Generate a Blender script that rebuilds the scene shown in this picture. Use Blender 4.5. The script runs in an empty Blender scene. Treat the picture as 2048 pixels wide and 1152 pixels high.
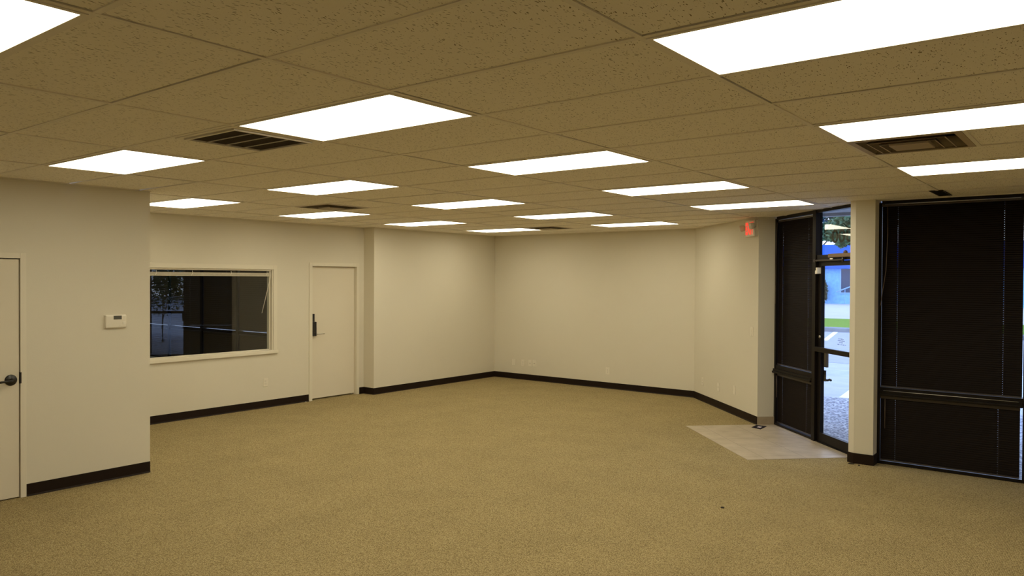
import bpy, bmesh, math, random
from mathutils import Vector, Matrix
random.seed(7)
S = bpy.context.scene
COL = S.collection
PI = math.pi

# ------------------------------------------------------------------ camera, world, exposure
H = 2.6513                       # suspended ceiling height
ZC = 1.8431                      # camera height
cam_data = bpy.data.cameras.new('camera')
cam_data.sensor_fit = 'HORIZONTAL'
cam_data.sensor_width = 36.0
cam_data.lens = 27.0696
cam_data.clip_start = 0.05
cam_data.clip_end = 500
cam = bpy.data.objects.new('camera', cam_data)
COL.objects.link(cam)
_yaw, _pitch, _roll = math.radians(128.08951), math.radians(-0.64896), math.radians(-0.29864)
_f = Vector((math.cos(_yaw)*math.cos(_pitch), math.sin(_yaw)*math.cos(_pitch), math.sin(_pitch)))
_r0 = Vector((math.sin(_yaw), -math.cos(_yaw), 0)); _d0 = _f.cross(_r0)
_r = _r0*math.cos(_roll) + _d0*math.sin(_roll)
_d = -_r0*math.sin(_roll) + _d0*math.cos(_roll)
cam.matrix_world = Matrix(((_r.x, -_d.x, -_f.x, 0), (_r.y, -_d.y, -_f.y, 0), (_r.z, -_d.z, -_f.z, ZC), (0, 0, 0, 1)))
S.camera = cam

SKY_STRENGTH = 3.4
LAMP_STRENGTH = 7.6
LAMP_COLOR = (1.0, 0.92, 0.69, 1)

w = bpy.data.worlds.new('overcast_sky'); S.world = w; w.use_nodes = True
nt = w.node_tree; nt.nodes.clear()
out = nt.nodes.new('ShaderNodeOutputWorld'); bg = nt.nodes.new('ShaderNodeBackground')
tc = nt.nodes.new('ShaderNodeTexCoord'); sep = nt.nodes.new('ShaderNodeSeparateXYZ'); rp = nt.nodes.new('ShaderNodeValToRGB')
rp.color_ramp.elements[0].position = 0.0; rp.color_ramp.elements[0].color = (0.66, 0.76, 1.0, 1)
rp.color_ramp.elements[1].position = 0.8; rp.color_ramp.elements[1].color = (0.40, 0.55, 1.0, 1)
nt.links.new(tc.outputs['Generated'], sep.inputs[0]); nt.links.new(sep.outputs['Z'], rp.inputs[0])
nt.links.new(rp.outputs[0], bg.inputs['Color']); bg.inputs['Strength'].default_value = SKY_STRENGTH
nt.links.new(bg.outputs[0], out.inputs[0])

S.view_settings.view_transform = 'Standard'
S.view_settings.look = 'None'
S.view_settings.gamma = 1.0
S.view_settings.use_curve_mapping = False
S.view_settings.exposure = 0.0
S.cycles.use_denoising = True
S.cycles.max_bounces = 10
S.cycles.diffuse_bounces = 6
S.cycles.transparent_max_bounces = 24
S.cycles.caustics_reflective = False
S.cycles.caustics_refractive = False
S.cycles.sample_clamp_indirect = 6.0

# ------------------------------------------------------------------ materials
def mat(name, color, rough=0.6, metal=0.0, spec=0.5, emit=None, estr=0.0):
    m = bpy.data.materials.new(name); m.use_nodes = True
    b = m.node_tree.nodes['Principled BSDF']
    b.inputs['Base Color'].default_value = (*color, 1)
    b.inputs['Roughness'].default_value = rough
    b.inputs['Metallic'].default_value = metal
    b.inputs['Specular IOR Level'].default_value = spec
    if emit:
        b.inputs['Emission Color'].default_value = (*emit, 1)
        b.inputs['Emission Strength'].default_value = estr
    return m

def nd(m, kind, **kw):
    n = m.node_tree.nodes.new(kind)
    for k, v in kw.items():
        if k in n.inputs.keys(): n.inputs[k].default_value = v
        else: setattr(n, k, v)
    return n
def lk(m, a, b): m.node_tree.links.new(a, b)
def bsdf(m): return m.node_tree.nodes['Principled BSDF']
def objco(m, scale=(1, 1, 1), rot=(0, 0, 0)):
    t = nd(m, 'ShaderNodeTexCoord'); mp = nd(m, 'ShaderNodeMapping')
    mp.inputs['Scale'].default_value = scale; mp.inputs['Rotation'].default_value = rot
    lk(m, t.outputs['Object'], mp.inputs['Vector']); return mp.outputs['Vector']
def ramp(m, fac, stops):
    r = nd(m, 'ShaderNodeValToRGB'); e = r.color_ramp.elements
    while len(e) < len(stops): e.new(0.5)
    for i, (p, c) in enumerate(stops):
        e[i].position = p; e[i].color = (*c, 1)
    lk(m, fac, r.inputs[0]); return r.outputs[0]
def bump(m, h, strength, dist=0.01):
    b = nd(m, 'ShaderNodeBump'); b.inputs['Strength'].default_value = strength; b.inputs['Distance'].default_value = dist
    lk(m, h, b.inputs['Height']); lk(m, b.outputs[0], bsdf(m).inputs['Normal'])
def mixc(m, fac, a, b, mode='MIX'):
    n = nd(m, 'ShaderNodeMix', data_type='RGBA', blend_type=mode)
    if isinstance(fac, float): n.inputs[0].default_value = fac
    else: lk(m, fac, n.inputs[0])
    for i, v in ((6, a), (7, b)):
        if isinstance(v, tuple): n.inputs[i].default_value = (*v, 1)
        else: lk(m, v, n.inputs[i])
    return n.outputs[2]
def noise(m, vec, scale, detail=2.0):
    n = nd(m, 'ShaderNodeTexNoise'); n.inputs['Scale'].default_value = scale; n.inputs['Detail'].default_value = detail
    lk(m, vec, n.inputs['Vector']); return n.outputs['Fac']
def math_(m, op, a, b=0.0):
    n = nd(m, 'ShaderNodeMath', operation=op)
    for i, v in enumerate((a, b)):
        if isinstance(v, (int, float)): n.inputs[i].default_value = v
        else: lk(m, v, n.inputs[i])
    return n.outputs[0]

def paint(name, color, strength=0.12):
    m = mat(name, color, 0.75, spec=0.25)
    v = objco(m)
    lk(m, mixc(m, noise(m, v, 1.3, 3), tuple(c*0.975 for c in color), tuple(min(1, c*1.025) for c in color)), bsdf(m).inputs['Base Color'])
    bump(m, noise(m, v, 160, 3), strength, 0.004)
    return m
M = {}
M['wall'] = paint('wall_paint', (0.70, 0.655, 0.545))
M['door'] = paint('door_paint', (0.72, 0.66, 0.54), 0.04)
M['trimw'] = mat('white_trim_paint', (0.74, 0.69, 0.57), 0.45)
M['plate'] = mat('almond_plastic', (0.78, 0.73, 0.62), 0.35)
M['slot'] = mat('dark_slot', (0.05, 0.04, 0.03), 0.6)
M['base'] = mat('brown_rubber_base', (0.016, 0.009, 0.006), 0.5, spec=0.14)
M['bronze'] = mat('dark_bronze_aluminium', (0.008, 0.0055, 0.0045), 0.42, spec=0.2)
M['brown'] = mat('brown_painted_metal', (0.17, 0.11, 0.06), 0.45)
M['slat'] = mat('dark_brown_slat', (0.0085, 0.0048, 0.0032), 0.55, spec=0.10)
M['rail'] = mat('dark_brown_headrail', (0.035, 0.026, 0.022), 0.28, spec=0.6)
M['farslat_lit'] = mat('lit_brown_slat', (0.060, 0.044, 0.024), 0.5, spec=0.3)  # slat brown lightened to stand in for light on the far blinds
M['glint'] = mat('glint_metal', (0.80, 0.77, 0.72), 0.45, metal=1.0)  # bright metal for beads that stand in for highlights on dark rails
M['cord'] = mat('brown_cord', (0.10, 0.08, 0.065), 0.6)
M['wand'] = mat('clear_brown_wand', (0.16, 0.12, 0.09), 0.25)
M['whiteslat'] = mat('cream_slat', (0.66, 0.60, 0.47), 0.45)
M['whiteplastic'] = mat('white_plastic', (0.80, 0.76, 0.66), 0.35)
M['black'] = mat('black_metal', (0.012, 0.010, 0.009), 0.35)
M['steel'] = mat('satin_steel', (0.55, 0.52, 0.46), 0.3, metal=1.0)
M['lcd'] = mat('grey_screen', (0.10, 0.10, 0.085), 0.25)
M['plenum'] = mat('dark_plenum', (0.012, 0.010, 0.008), 0.9, spec=0.1)
M['grid'] = mat('ceiling_grid_paint', (0.80, 0.75, 0.66), 0.6, spec=0.2)
M['ventdirty'] = mat('dusty_vent_paint', (0.42, 0.34, 0.24), 0.55)
M['ventring'] = mat('darkened_vent_ring', (0.20, 0.155, 0.10), 0.6)  # vent paint darkened on the recessed slants
M['ventdark'] = mat('dark_vent_blade', (0.045, 0.030, 0.020), 0.7)
M['lampwhite'] = mat('exit_housing', (0.74, 0.69, 0.58), 0.4)
M['lens'] = mat('frosted_lens', (0.82, 0.78, 0.66), 0.3)
M['exitred'] = mat('red_exit_letters', (0.75, 0.05, 0.03), 0.4, emit=(1.0, 0.06, 0.03), estr=0.75)
M['numeral'] = mat('black_vinyl', (0.012, 0.02, 0.016), 0.6)
M['lettering'] = mat('grey_vinyl', (0.16, 0.18, 0.22), 0.6)
M['purple'] = mat('dark_purple_card', (0.010, 0.006, 0.014), 0.7, spec=0.1)
M['label'] = mat('pale_label', (0.72, 0.66, 0.68), 0.6)
M['crumb'] = mat('dark_crumb', (0.02, 0.014, 0.008), 0.8)
M['chip'] = mat('white_chip', (0.85, 0.80, 0.68), 0.6)

# lamp diffuser
m = mat('lit_diffuser', (0.9, 0.9, 0.85), 0.5, emit=LAMP_COLOR[:3], estr=LAMP_STRENGTH); M['lamp'] = m

# glass: clear pane with fresnel reflection
def glass(name, tint):
    m = bpy.data.materials.new(name); m.use_nodes = True; t = m.node_tree; t.nodes.clear()
    o = t.nodes.new('ShaderNodeOutputMaterial'); mx = t.nodes.new('ShaderNodeMixShader')
    tr = t.nodes.new('ShaderNodeBsdfTransparent'); gl = t.nodes.new('ShaderNodeBsdfGlossy'); fr = t.nodes.new('ShaderNodeFresnel')
    tr.inputs[0].default_value = (*tint, 1); gl.inputs['Roughness'].default_value = 0.0; fr.inputs[0].default_value = 1.5
    gm = t.nodes.new('ShaderNodeNewGeometry'); inv = t.nodes.new('ShaderNodeMath'); inv.operation = 'SUBTRACT'; inv.inputs[0].default_value = 1.0
    mul = t.nodes.new('ShaderNodeMath'); mul.operation = 'MULTIPLY'
    t.links.new(gm.outputs['Backfacing'], inv.inputs[1]); t.links.new(fr.outputs[0], mul.inputs[0]); t.links.new(inv.outputs[0], mul.inputs[1])
    dbl = t.nodes.new('ShaderNodeMath'); dbl.operation = 'MULTIPLY'; dbl.inputs[1].default_value = 1.9; dbl.use_clamp = True
    t.links.new(mul.outputs[0], dbl.inputs[0])
    t.links.new(dbl.outputs[0], mx.inputs[0]); t.links.new(tr.outputs[0], mx.inputs[1]); t.links.new(gl.outputs[0], mx.inputs[2])
    t.links.new(mx.outputs[0], o.inputs[0]); return m
M['glass'] = glass('window_glass', (0.95, 0.97, 0.97))

# ceiling tile
m = mat('fissured_ceiling_tile', (0.70, 0.64, 0.55), 0.9, spec=0.1); M['tile'] = m
v0 = objco(m)
nz = nd(m, 'ShaderNodeTexNoise'); nz.inputs['Scale'].default_value = 9.0; nz.inputs['Detail'].default_value = 1.0
lk(m, v0, nz.inputs['Vector'])
dist = nd(m, 'ShaderNodeVectorMath', operation='SCALE'); lk(m, nz.outputs['Color'], dist.inputs[0]); dist.inputs['Scale'].default_value = 0.06
va = nd(m, 'ShaderNodeVectorMath', operation='ADD'); lk(m, v0, va.inputs[0]); lk(m, dist.outputs[0], va.inputs[1])
marks = None
for rz, sc in ((0.15, (135, 30, 1)), (0.9, (150, 42, 1)), (-0.6, (170, 55, 1))):
    mp = nd(m, 'ShaderNodeMapping'); mp.inputs['Rotation'].default_value = (0, 0, rz); mp.inputs['Scale'].default_value = sc
    lk(m, va.outputs[0], mp.inputs['Vector'])
    vo = nd(m, 'ShaderNodeTexVoronoi'); vo.voronoi_dimensions = '2D'; vo.inputs['Scale'].default_value = 1.0
    lk(m, mp.outputs[0], vo.inputs['Vector'])
    sp = nd(m, 'ShaderNodeSeparateColor'); lk(m, vo.outputs['Color'], sp.inputs[0])
    near = math_(m, 'LESS_THAN', vo.outputs['Distance'], math_(m, 'MULTIPLY', sp.outputs[1], 0.30))
    keep = math_(m, 'GREATER_THAN', sp.outputs[0], 0.86)
    k = math_(m, 'MULTIPLY', near, keep)
    marks = k if marks is None else math_(m, 'MAXIMUM', marks, k)
grain = noise(m, v0, 420, 3)
base = mixc(m, grain, (0.83, 0.78, 0.68), (0.92, 0.87, 0.77))
lk(m, mixc(m, marks, base, (0.24, 0.19, 0.12)), bsdf(m).inputs['Base Color'])
bump(m, grain, 0.3, 0.003)

# carpet
m = mat('olive_beige_loop_carpet', (0.36, 0.28, 0.15), 0.95, spec=0.08); M['carpet'] = m
v = objco(m)
vo = nd(m, 'ShaderNodeTexVoronoi'); vo.voronoi_dimensions = '2D'; vo.inputs['Scale'].default_value = 112; vo.inputs['Randomness'].default_value = 0.45
mp = nd(m, 'ShaderNodeMapping'); mp.inputs['Scale'].default_value = (1, 0.9, 1); lk(m, v, mp.inputs['Vector']); lk(m, mp.outputs[0], vo.inputs['Vector'])
sp = nd(m, 'ShaderNodeSeparateColor'); lk(m, vo.outputs['Color'], sp.inputs[0])
loopc = ramp(m, sp.outputs[0], [(0.0, (0.29, 0.222, 0.108)), (0.35, (0.41, 0.325, 0.163)), (0.75, (0.45, 0.36, 0.188)), (1.0, (0.52, 0.425, 0.235))])
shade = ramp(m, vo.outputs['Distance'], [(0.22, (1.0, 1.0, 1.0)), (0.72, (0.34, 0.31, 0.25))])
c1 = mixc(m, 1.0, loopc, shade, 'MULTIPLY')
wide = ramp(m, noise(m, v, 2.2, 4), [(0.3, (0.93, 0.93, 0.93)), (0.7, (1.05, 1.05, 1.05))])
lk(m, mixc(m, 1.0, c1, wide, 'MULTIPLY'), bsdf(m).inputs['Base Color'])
bump(m, math_(m, 'SUBTRACT', 1.0, vo.outputs['Distance']), 0.6, 0.006)

# entry floor tile (square tiles aligned with the object's own axes)
def tile_mat(name, size, off=(0, 0), grout=(0.24, 0.19, 0.13), c0=(0.39, 0.32, 0.225), c1=(0.50, 0.42, 0.315)):
    m = mat(name, c0, 0.42, spec=0.35)
    v = objco(m)
    br = nd(m, 'ShaderNodeTexBrick'); br.offset = 0.0
    br.inputs['Scale'].default_value = 1.0; br.inputs['Brick Width'].default_value = size; br.inputs['Row Height'].default_value = size
    br.inputs['Mortar Size'].default_value = 0.003; br.inputs['Mortar Smooth'].default_value = 0.1
    mp = nd(m, 'ShaderNodeMapping'); mp.inputs['Location'].default_value = (off[0], off[1], 0); lk(m, v, mp.inputs[0]); lk(m, mp.outputs[0], br.inputs['Vector'])
    cl = ramp(m, noise(m, v, 5.5, 5), [(0.3, c0), (0.7, c1)])
    lk(m, mixc(m, br.outputs['Fac'], cl, grout), bsdf(m).inputs['Base Color'])
    return m
M['entrytile'] = tile_mat('tan_ceramic_tile', 0.44, (0.06, 0.10))
M['tilebase'] = tile_mat('tan_ceramic_base', 0.60, (0.3, 0.1), c0=(0.34, 0.27, 0.18), c1=(0.44, 0.36, 0.25))

# outside
m = mat('exposed_aggregate', (0.4, 0.42, 0.45), 0.8, spec=0.2); M['aggregate'] = m
v = objco(m); vo = nd(m, 'ShaderNodeTexVoronoi'); vo.inputs['Scale'].default_value = 38; lk(m, v, vo.inputs['Vector'])
sp = nd(m, 'ShaderNodeSeparateColor'); lk(m, vo.outputs['Color'], sp.inputs[0])
lk(m, ramp(m, sp.outputs[1], [(0.0, (0.10, 0.11, 0.14)), (0.45, (0.30, 0.31, 0.34)), (1.0, (0.68, 0.68, 0.68))]), bsdf(m).inputs['Base Color'])
bump(m, vo.outputs['Distance'], 0.5, 0.01)
def rough_mat(name, c, var, scale, rough=0.85, b=0.2):
    m = mat(name, c, rough, spec=0.2); v = objco(m); n = noise(m, v, scale, 4)
    lk(m, ramp(m, n, [(0.3, tuple(x*(1-var) for x in c)), (0.7, tuple(min(1, x*(1+var)) for x in c))]), bsdf(m).inputs['Base Color'])
    bump(m, n, b, 0.02); return m
M['concrete'] = rough_mat('pale_concrete', (0.50, 0.51, 0.52), 0.08, 3.0)
M['asphalt'] = rough_mat('grey_parking_asphalt', (0.40, 0.41, 0.44), 0.08, 6.0)
M['road'] = rough_mat('bleached_road', (0.57, 0.56, 0.56), 0.06, 1.0)
M['curb'] = rough_mat('grey_curb', (0.26, 0.28, 0.31), 0.12, 4.0)
M['grass'] = rough_mat('mown_grass', (0.155, 0.28, 0.016), 0.25, 9.0)
M['paintline'] = mat('white_road_paint', (0.95, 0.95, 0.92), 0.7)
M['stucco'] = rough_mat('blue_painted_stucco', (0.24, 0.52, 0.92), 0.16, 4.5, b=0.6)
M['bluetrim'] = mat('bright_blue_trim', (0.0, 0.105, 0.68), 0.45)
M['farglass'] = mat('dark_shopfront_glass', (0.012, 0.045, 0.12), 0.15)
M['soffit'] = rough_mat('grey_soffit', (0.40, 0.42, 0.46), 0.06, 5.0)
M['bark'] = rough_mat('grey_bark', (0.16, 0.13, 0.10), 0.3, 8.0)
M['handrail'] = mat('pale_rail_paint', (0.30, 0.52, 0.85), 0.4)
def leaf(name, a, b):
    m = mat(name, a, 0.6, spec=0.3); g = nd(m, 'ShaderNodeObjectInfo')
    v = objco(m); lk(m, ramp(m, noise(m, v, 2.6, 3), [(0.3, a), (0.7, b)]), bsdf(m).inputs['Base Color']); return m
M['leafdark'] = leaf('dark_teal_leaves', (0.018, 0.055, 0.055), (0.06, 0.13, 0.11))
M['leafbright'] = leaf('bright_green_leaves', (0.035, 0.095, 0.055), (0.15, 0.27, 0.16))
M['leafolive'] = leaf('olive_leaves', (0.06, 0.09, 0.02), (0.16, 0.20, 0.05))

# ------------------------------------------------------------------ mesh helpers
class MB:
    def __init__(s): s.bm = bmesh.new()
    def quad(s, pts, mi=0):
        f = s.bm.faces.new([s.bm.verts.new(p) for p in pts]); f.material_index = mi; return s
    def box(s, x0, x1, y0, y1, z0, z1, bev=0.0, mi=0):
        vs = [s.bm.verts.new(p) for p in ((x0, y0, z0), (x1, y0, z0), (x1, y1, z0), (x0, y1, z0), (x0, y0, z1), (x1, y0, z1), (x1, y1, z1), (x0, y1, z1))]
        fs = [s.bm.faces.new([vs[i] for i in q]) for q in ((0, 3, 2, 1), (4, 5, 6, 7), (0, 1, 5, 4), (1, 2, 6, 5), (2, 3, 7, 6), (3, 0, 4, 7))]
        for f in fs: f.material_index = mi
        if bev > 0:
            es = set()
            for f in fs: es.update(f.edges)
            bmesh.ops.bevel(s.bm, geom=list(es), offset=bev, segments=2, affect='EDGES', profile=0.6)
        return s
    def prism(s, pts, z0, z1, mi=0):
        n = len(pts)
        a = sum(pts[i][0]*pts[(i+1) % n][1] - pts[(i+1) % n][0]*pts[i][1] for i in range(n))
        if a < 0: pts = pts[::-1]
        lo = [s.bm.verts.new((p[0], p[1], z0)) for p in pts]; hi = [s.bm.verts.new((p[0], p[1], z1)) for p in pts]
        fs = [s.bm.faces.new(lo[::-1]), s.bm.faces.new(hi)]
        for i in range(n): fs.append(s.bm.faces.new((lo[i], lo[(i+1) % n], hi[(i+1) % n], hi[i])))
        for f in fs: f.material_index = mi
        return s
    def tube(s, pts, r, seg=8, cap=True, r1=None):
        pts = [Vector(p) for p in pts]; rings = []; n = len(pts)
        up = Vector((0, 0, 1))
        for i, p in enumerate(pts):
            t = (pts[min(i+1, n-1)] - pts[max(i-1, 0)]).normalized()
            a = t.cross(up)
            if a.length < 1e-3: a = t.cross(Vector((1, 0, 0)))
            a.normalize(); b = t.cross(a)
            rr = r if r1 is None else r + (r1-r)*i/(n-1)
            rings.append([s.bm.verts.new(p + (a*math.cos(2*PI*k/seg) + b*math.sin(2*PI*k/seg))*rr) for k in range(seg)])
        for i in range(n-1):
            for k in range(seg):
                f = s.bm.faces.new((rings[i][k], rings[i][(k+1) % seg], rings[i+1][(k+1) % seg], rings[i+1][k])); f.smooth = True
        if cap:
            s.bm.faces.new(rings[0]); s.bm.faces.new(rings[-1][::-1])
        return s
    def lathe(s, prof, origin, axis, seg=24):
        ax = Vector(axis).normalized(); o = Vector(origin)
        a = ax.cross(Vector((0, 0, 1)))
        if a.length < 1e-3: a = ax.cross(Vector((1, 0, 0)))
        a.normalize(); b = ax.cross(a); rings = []
        for r, h in prof:
            rings.append([s.bm.verts.new(o + ax*h + (a*math.cos(2*PI*k/seg) + b*math.sin(2*PI*k/seg))*max(r, 1e-4)) for k in range(seg)])
        for i in range(len(prof)-1):
            for k in range(seg):
                f = s.bm.faces.new((rings[i][k], rings[i][(k+1) % seg], rings[i+1][(k+1) % seg], rings[i+1][k])); f.smooth = True
        s.bm.faces.new(rings[0]); s.bm.faces.new(rings[-1][::-1]); return s
    def build(s, name, m, parent=None, recalc=True):
        if recalc: bmesh.ops.recalc_face_normals(s.bm, faces=s.bm.faces)
        me = bpy.data.meshes.new(name); s.bm.to_mesh(me); s.bm.free()
        for x in (m if isinstance(m, (list, tuple)) else [m]): me.materials.append(x)
        o = bpy.data.objects.new(name, me); COL.objects.link(o)
        if parent: o.parent = parent
        return o

def place(o, loc, rz=0.0):
    o.location = loc; o.rotation_euler = (0, 0, rz); return o
def empty(name, loc=(0, 0, 0), rz=0.0):
    o = bpy.data.objects.new(name, None); o.empty_display_size = 0.1; COL.objects.link(o); return place(o, loc, rz)
def tag(o, label, cat, group=None, kind=None):
    o['label'] = label; o['category'] = cat
    if group: o['group'] = group
    if kind: o['kind'] = kind
    return o
def thing(name, label, cat, loc=(0, 0, 0), rz=0.0, group=None): return tag(empty(name, loc, rz), label, cat, group)
def struct(o): o['kind'] = 'structure'; return o
def copy_tree(o, parent=None):
    c = o.copy(); COL.objects.link(c)
    if parent: c.parent = parent
    for ch in list(o.children): copy_tree(ch, c)
    return c

def text_mesh(name, txt, m, parent, x0, x1, z0, z1, y, depth, mirror=False, bold=0.0):
    cu = bpy.data.curves.new(name, 'FONT'); cu.body = txt; cu.extrude = 0.5; cu.offset = bold; cu.size = 1.0
    t = bpy.data.objects.new(name, cu); COL.objects.link(t)
    dg = bpy.context.evaluated_depsgraph_get(); dg.update()
    me = bpy.data.meshes.new_from_object(t.evaluated_get(dg))
    bpy.data.objects.remove(t); bpy.data.curves.remove(cu)
    xs = [v.co.x for v in me.vertices]; ys = [v.co.y for v in me.vertices]
    ax, bx, ay, by = min(xs), max(xs), min(ys), max(ys)
    for v in me.vertices:
        u = (v.co.x-ax)/(bx-ax); q = (v.co.y-ay)/(by-ay); d = v.co.z
        if mirror: u = 1-u
        v.co = (x0 + u*(x1-x0), y + (-d if not mirror else d)*depth, z0 + q*(z1-z0))
    if mirror: pass
    me.materials.clear(); me.materials.append(m)
    o = bpy.data.objects.new(name, me); COL.objects.link(o); o.parent = parent; return o

R90 = PI/2
D45 = -PI/4
# plan: wall faces
XA, YA = -7.173, 3.612           # near left wall and its end
XB = -9.488                      # wall with the interior window
XC, YBUMP = -9.247, 8.254        # furred-out wall
YD = 11.272                      # back wall
EC = (-3.584, 9.666)             # end of the diagonal wall
RC = (-5.190, 11.272)            # start of the diagonal wall
SF = (-3.415, 9.835)             # corner where the storefront starts
YW = 8.42                        # right-hand storefront window plane
TH = 0.12; ZT = H + 0.12

# ------------------------------------------------------------------ room shell
fl = MB().quad([(-9.7, -1.7, 0), (2.0, -1.7, 0), (2.0, 8.52, 0), (-1.95, 8.52, 0)] ).build('floor', M['carpet'])
bpy.data.objects.remove(fl)
b = MB()
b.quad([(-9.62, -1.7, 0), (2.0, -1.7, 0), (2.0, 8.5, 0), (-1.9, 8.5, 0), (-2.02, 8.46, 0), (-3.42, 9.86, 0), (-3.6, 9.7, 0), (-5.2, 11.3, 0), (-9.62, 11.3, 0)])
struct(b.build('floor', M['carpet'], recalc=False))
# entry tile: rectangle aligned to the diagonal storefront; own axes: x along the storefront, y outward
tl = MB().box(0.0, 1.84, -1.185, 0.0, -0.004, 0.004).build('floor_entry_tile', M['entrytile']); struct(place(tl, (-3.415, 9.835, 0), D45))

# walls
# near left wall (door opening y 1.60..2.515)
b = MB(); x0, x1 = XA-TH, XA
b.box(x0, x1, -1.7, 1.60, 0, ZT).box(x0, x1, 2.517, YA, 0, ZT).box(x0, x1, 1.60, 2.517, 1.996, ZT)
struct(b.build('wall_left', M['wall']))
struct(MB().box(XB-TH, XA-TH, YA-TH, YA, 0, ZT).build('wall_left_return', M['wall']))
# wall with interior window (opening y 4.30..6.56, z .81..1.965) and interior door (y 7.24..8.10)
b = MB(); x0, x1 = XB-TH, XB
WY0, WY1, WZ0, WZ1 = 4.32, 6.562, 0.812, 1.966
b.box(x0, x1, YA-TH, WY0, 0, ZT).box(x0, x1, WY1, 7.24, 0, ZT).box(x0, x1, 8.10, YBUMP+0.1, 0, ZT)
b.box(x0, x1, WY0, WY1, 0, WZ0).box(x0, x1, WY0, WY1, WZ1, ZT).box(x0, x1, 7.24, 8.10, 2.03, ZT)
struct(b.build('wall_window_side', M['wall']))
struct(MB().box(XB-TH, XC, YBUMP, YD+TH, 0, ZT).build('wall_bump', M['wall']))
struct(MB().box(XC-0.02, RC[0]+0.05, YD, YD+TH, 0, ZT).build('wall_back', M['wall']))
s2 = math.sqrt(2)
LE = math.hypot(EC[0]-RC[0], EC[1]-RC[1])
struct(place(MB().box(-0.02, LE, 0, 0.24, 0, ZT).build('wall_diagonal', M['wall']), (*RC, 0), D45))
# pier beside the entry
COLP = [(-2.127, 8.290), (-2.069, 8.260), (-1.888, 8.263), (-1.888, 8.50), (-1.99, 8.50), (-1.99, 8.427)]
struct(MB().prism(COLP, 0, ZT).build('wall_pier', M['wall']))
struct(MB().box(0.64, 2.0, YW, YW+TH, 0, ZT).build('wall_front', M['wall']))
struct(MB().box(2.0, 2.12, -1.7, YW+TH, 0, ZT).build('wall_right', M['wall']))
struct(MB().box(XA-TH, 2.12, -1.82, -1.7, 0, ZT).build('wall_near', M['wall']))

# baseboards (rubber cove base with a small toe)
def base_run(name, L, loc, rz, mk='base', h=0.104):
    b = MB()
    prof = [(0, 0), (-0.012, 0), (-0.010, 0.006), (-0.005, 0.014), (-0.004, h-0.003), (-0.002, h), (0, h)]
    for xa, xb in ((0, L),):
        a = [b.bm.verts.new((xa, p[0], p[1])) for p in prof]; c = [b.bm.verts.new((xb, p[0], p[1])) for p in prof]
        for i in range(len(prof)-1): b.bm.faces.new((a[i], a[i+1], c[i+1], c[i]))
        b.bm.faces.new(a); b.bm.faces.new(c[::-1])
    o = b.build(name, M[mk]); return struct(place(o, loc, rz))
base_run('baseboard_left', YA-2.562, (XA, 2.562, 0), R90)
base_run('baseboard_window_side', 7.183-YA, (XB, YA, 0), R90)
base_run('baseboard_door_side', YBUMP-8.157, (XB, 8.157, 0), R90)
base_run('baseboard_bump_return', XC-XB, (XB, YBUMP, 0), 0)
base_run('baseboard_bump', YD-YBUMP, (XC, YBUMP, 0), R90)
base_run('baseboard_back', RC[0]-XC, (XC, YD, 0), 0)
base_run('baseboard_diagonal', LE, (*RC, 0), D45)
b = MB()
off = 0.008
bp = [(-1.988, 8.435), (-2.137, 8.286), (-2.072, 8.251), (-1.879, 8.254), (-1.879, 8.40)]
for i in range(4):
    p, q = bp[i], bp[i+1]
    b.quad([(p[0], p[1], 0.0), (q[0], q[1], 0.0), (q[0], q[1], 0.104), (p[0], p[1], 0.104)])
b.quad([(p[0], p[1], 0.104) for p in bp] + [(-1.95, 8.45, 0.104)])
struct(b.build('baseboard_pier', M['base'], recalc=False))
# tile base on the short return beside the storefront: runs outward from the diagonal wall's end
o = MB().box(0, 0.236, -0.010, 0, 0.004, 0.104, 0.002).build('baseboard_entry', M['tilebase']); struct(place(o, (*EC, 0), PI/4))

# ------------------------------------------------------------------ ceiling
U0, V0 = -0.03986, -0.14253
CU, CV = 1.2192, 0.6096
def clip(poly, f):
    outp = []
    for i in range(len(poly)):
        p, q = poly[i], poly[(i+1) % len(poly)]; a, c = f(p), f(q)
        if a >= 0: outp.append(p)
        if (a >= 0) != (c >= 0):
            t = a/(a-c); outp.append((p[0]+(q[0]-p[0])*t, p[1]+(q[1]-p[1])*t))
    return outp
REG = [[lambda p: -2.03-p[0], lambda p: 6.475-p[0]-p[1], lambda p: YD+0.03-p[1], lambda p: p[0]-(XB-0.05), lambda p: p[1]+2.25],
       [lambda p: p[0]+2.03, lambda p: YW+0.04-p[1], lambda p: 2.05-p[0], lambda p: p[1]+2.25]]
def region_polys(poly):
    res = []
    for fs in REG:
        q = poly
        for f in fs:
            q = clip(q, f)
            if len(q) < 3: break
        if len(q) >= 3: res.append(q)
    return res
LIGHTS = {(-1, 4): 0, (-1, 7): 0, (-1, 10): 0,
          (-3, 1): 0, (-3, 4): 0, (-3, 7): 0, (-3, 10): 0, (-3, 13): 0,
          (-5, 4): 0, (-5, 7): 0, (-5, 10): 0, (-5, 13): 0, (-5, 16): 0,
          (-7, 7): 0, (-7, 10): 0, (-7, 13): 0, (-7, 16): 0}
VENTS = {(-4, 4): 1, (-6, 9): 0, (-6, 16): 0, (-1, 8): 0}      # half of the cell that holds the 2x2 unit
tiles, grid = MB(), MB()
rnd = random.Random(3)
def add_tile(x0, x1, y0, y1):
    ins = []
    for k in range(4):
        ins.append(0.006 if rnd.random() < 0.5 else 0.012 + rnd.choice((0.002, 0.003, 0.005)))
    z = H + 0.004 + rnd.random()*0.002
    for p in region_polys([(x0+ins[0], y0+ins[1]), (x1-ins[2], y0+ins[1]), (x1-ins[2], y1-ins[3]), (x0+ins[0], y1-ins[3])]):
        tiles.quad([(a, c, z) for a, c in p[::-1]])
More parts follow.
